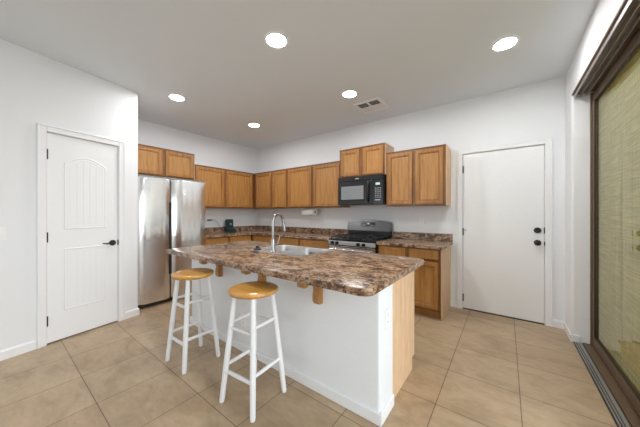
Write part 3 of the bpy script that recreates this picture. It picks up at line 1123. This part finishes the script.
# ------------------------------------------------------------------ counter-top things
# paper towel roll and holder under the cabinets
pt = thing('paper_towel_roll', 'white paper towel roll on a holder under the back wall cabinets', 'paper towel', (1.60, -0.17, UZ0))
bm = nb()
lathe(bm, [(0.019, 0.0), (0.066, 0.0), (0.068, 0.004), (0.068, 0.276), (0.066, 0.28), (0.019, 0.28), (0.019, 0.0)], (0, 0, -0.080), 'x', 28)
obj('towel_roll', bm, M['paper'], pt, True)
bm = nb()
lathe(bm, [(0.0, -0.008), (0.0185, -0.008), (0.0185, 0.288), (0.0, 0.288)], (0, 0, -0.080), 'x', 18)
obj('core', bm, M['black_matte'], pt, True)
for x in (-0.014, 0.289):
    obj('bracket', bx(nb(), x, x + 0.005, -0.009, 0.009, -0.088, -0.001, 0.001), M['white_plastic'], pt)

# teal appliance on the left counter with its cord and plug
ap = thing('teal_appliance', 'small dark teal appliance standing on the counter in the left corner', 'appliance', (0.20, -0.83, CZ + 0.001), LR)
bm = nb()
prism(bm, [(-0.075, 0.0), (-0.09, 0.02), (-0.085, 0.05), (-0.04, 0.075), (0.06, 0.085), (0.085, 0.06), (0.085, 0.0)], 'x', -0.085, 0.085)
bmesh.ops.bevel(bm, geom=list(bm.edges), offset=0.006, segments=2, affect='EDGES')
obj('base', bm, M['teal'], ap)
bm = nb()
prism(bm, [(-0.005, 0.06), (0.075, 0.06), (0.080, 0.24), (0.065, 0.262), (0.015, 0.262), (-0.002, 0.24)], 'x', -0.055, 0.075)
bmesh.ops.bevel(bm, geom=list(bm.edges), offset=0.006, segments=2, affect='EDGES')
obj('upright_body', bm, M['teal'], ap)
bm = nb()
lathe(bm, [(0.0, -0.012), (0.02, -0.012), (0.024, 0.0)], (0.012, -0.004, 0.165), 'y', 18)
k_ = obj('dial', bm, M['silver'], ap, True)
k_['label'] = 'pale round dial'

pl = thing('power_cord', 'thin dark cord looping from the outlet to the teal appliance', 'cord', (0.0, -1.165, 1.13))
bm = nb()
bx(bm, 0.008, 0.035, -0.045, 0.045, -0.013, 0.013, 0.003)
obj('plug', bm, M['black_matte'], pl)
bm = nb()
tube(bm, [(0.03, 0.03, 0.0), (0.045, 0.075, 0.005), (0.05, 0.13, -0.03), (0.06, 0.19, -0.13), (0.09, 0.22, -0.22), (0.13, 0.24, -0.235), (0.155, 0.249, -0.235)], 0.003, 8)
obj('cord', bm, M['gray_body'], pl, True)


def plate(name, label, cat, loc, rz, kind, w=0.072, h=0.116):
    t = thing(name, label, cat, loc, rz)
    bm = nb()
    bx(bm, -w / 2, w / 2, -0.0065, -0.0005, -h / 2, h / 2, 0.002)
    obj('cover_plate', bm, M['white_plastic'], t)
    bm = nb()
    if kind == 'outlet':
        for z in (-0.022, 0.022):
            bx(bm, -0.017, 0.017, -0.009, -0.006, z - 0.015, z + 0.015, 0.002)
        o = obj('receptacle', bm, M['white_plastic'], t)
        for z in (-0.022, 0.022):
            for x in (-0.006, 0.006):
                obj('slot', bx(nb(), x - 0.001, x + 0.001, -0.0095, -0.0088, z - 0.002, z + 0.008), M['vent_dark'], o)
    else:
        for x in ((-0.023, 0.023) if w > 0.1 else (0,)):
            bx(bm, x - 0.016, x + 0.016, -0.011, -0.006, -0.033, 0.033, 0.003)
        obj('rocker', bm, M['white_plastic'], t)
    return t


plate('wall_outlet', 'white wall outlet above the counter right of the range', 'outlet', (3.709, 0, 1.160), 0, 'outlet')
plate('wall_outlet', 'white wall outlet on the back wall left of the range', 'outlet', (1.965, 0, 1.165), 0, 'outlet')
plate('wall_outlet', 'white wall outlet on the left wall holding the black plug', 'outlet', (0, -1.165, 1.130), LR, 'outlet', 0.116, 0.072)
plate('wall_outlet', 'white outlet on the end of the island half wall', 'outlet', (4.083, -2.265, 0.60), LR, 'outlet')
plate('wall_outlet', 'white outlet on the front of the island half wall, behind the right stool', 'outlet', (2.768, -2.37, 0.285), 0, 'outlet')
# light switch on the pantry wall
u_ = -1.108
sw = plate('light_switch', 'white double light switch on the wall left of the pantry door', 'light switch',
           (PA[0] + u_ * math.cos(PR), PA[1] + u_ * math.sin(PR), 1.085), PR, 'switch', 0.116)

# ------------------------------------------------------------------ ceiling
spots = [(3.095, -2.276, 'recessed ceiling light above the island, the largest in view'),
         (4.676, -1.036, 'recessed ceiling light nearest the sliding glass door'),
         (1.279, -2.309, 'recessed ceiling light nearest the refrigerator and pantry wall'),
         (3.111, -1.053, 'recessed ceiling light beside the ceiling air vent'),
         (1.266, -1.073, 'recessed ceiling light nearest the corner of the two kitchen walls')]
first = None
for x, y, lab in spots:
    if first is None:
        first = thing('ceiling_light', lab, 'ceiling light', (x, y, H), 0, 'recessed ceiling lights')
        bm = nb()
        lathe(bm, [(0.078, -0.001), (0.096, -0.001), (0.096, -0.005), (0.088, -0.009), (0.080, -0.006), (0.078, -0.001)], seg=36)
        obj('trim_ring', bm, M['trim'], first, True)
        bm = nb()
        lathe(bm, [(0.0, -0.001), (0.078, -0.001), (0.077, -0.004), (0.0, -0.005)], seg=36)
        obj('diffuser', bm, M['lamp'], first)
        o = first
    else:
        o = copy_tree(first)
        o.location = (x, y, H)
        o['label'] = lab

vt = thing('ceiling_vent', 'white square ceiling air vent with dark louvres', 'air vent', (3.185, -0.575, H))
bm = nb()
e, f = 0.185, 0.150
for q in ((-e, e, -e, -f), (-e, e, f, e), (-e, -f, -f, f), (f, e, -f, f), (-0.012, 0.012, -f, f), (-f, -0.012, -0.008, 0.008), (0.012, f, -0.008, 0.008)):
    bx(bm, *q, -0.012, -0.001)
obj('frame', bm, M['vent_white'], vt)
obj('cavity', bx(nb(), -f, f, -f, f, -0.0025, -0.0008), M['vent_dark'], vt)
# the two quadrants towards the camera throw away from it and read dark, the others show white slats
for qx, qy in ((-1, -1), (1, -1), (-1, 1), (1, 1)):
    bm = nb()
    x0, x1 = sorted((qx * 0.014, qx * (f - 0.001)))
    y0, y1 = sorted((qy * 0.010, qy * (f - 0.001)))
    ns = 7
    for k in range(ns):
        yc = y0 + (y1 - y0) * (k + 0.5) / ns
        tilt = -1 if qy < 0 else 1
        p = [(yc - 0.008, -0.004 if tilt > 0 else -0.011), (yc + 0.008, -0.011 if tilt > 0 else -0.004)]
        outline = [p[0], p[1], (p[1][0], p[1][1] - 0.001), (p[0][0], p[0][1] - 0.001)]
        prism(bm, outline, 'x', x0, x1)
    obj('louvre_bank', bm, M['vent_white'], vt)


# ------------------------------------------------------------------ bar stools
def stool(label, loc, rz):
    t = thing('bar_stool', label, 'stool', loc, rz, 'round-seat bar stools at the island')
    sh_ = 0.752
    bm = nb()
    lathe(bm, [(0.0, sh_ - 0.034), (0.150, sh_ - 0.034), (0.161, sh_ - 0.028), (0.167, sh_ - 0.016), (0.164, sh_ - 0.005), (0.154, sh_), (0.10, sh_ - 0.003), (0.0, sh_ - 0.005)], seg=48)
    obj('seat', bm, M['seat_wood'], t, True)
    top, bot = 0.088, 0.147
    zt = sh_ - 0.036
    def at(sx, sy, z):
        k = bot + (top - bot) * z / zt
        return Vector((sx * k, sy * k, z))
    for sx, sy in ((-1, -1), (1, -1), (1, 1), (-1, 1)):
        bm = nb()
        tube(bm, [at(sx, sy, 0.0), at(sx, sy, 0.012), at(sx, sy, 0.30), at(sx, sy, zt - 0.12), at(sx, sy, zt)], [0.015, 0.0175, 0.019, 0.018, 0.0155], 16)
        obj('leg', bm, M['white_paint'], t, True)
    sides = [((-1, -1), (1, -1), 0.0), ((1, -1), (1, 1), 0.038), ((1, 1), (-1, 1), 0.0), ((-1, 1), (-1, -1), 0.038)]
    for base_z in (0.205, 0.492):
        for a, b, dz in sides:
            bm = nb()
            A_, B_ = at(*a, base_z + dz), at(*b, base_z + dz)
            d = (B_ - A_).normalized()
            tube(bm, [A_ + d * 0.01, (A_ + B_) / 2, B_ - d * 0.01], [0.0115, 0.013, 0.0115], 12)
            obj('rung', bm, M['white_paint'], t, True)
    return t


s1 = stool('white-legged round wooden bar stool nearer the refrigerator, left of the two', (2.505, -2.700, 0), R(1))
s2 = copy_tree(s1)
s2.location = (3.292, -2.672, 0)
s2.rotation_euler = (0, 0, R(5))
s2['label'] = 'white-legged round wooden bar stool nearer the camera, right of the two'
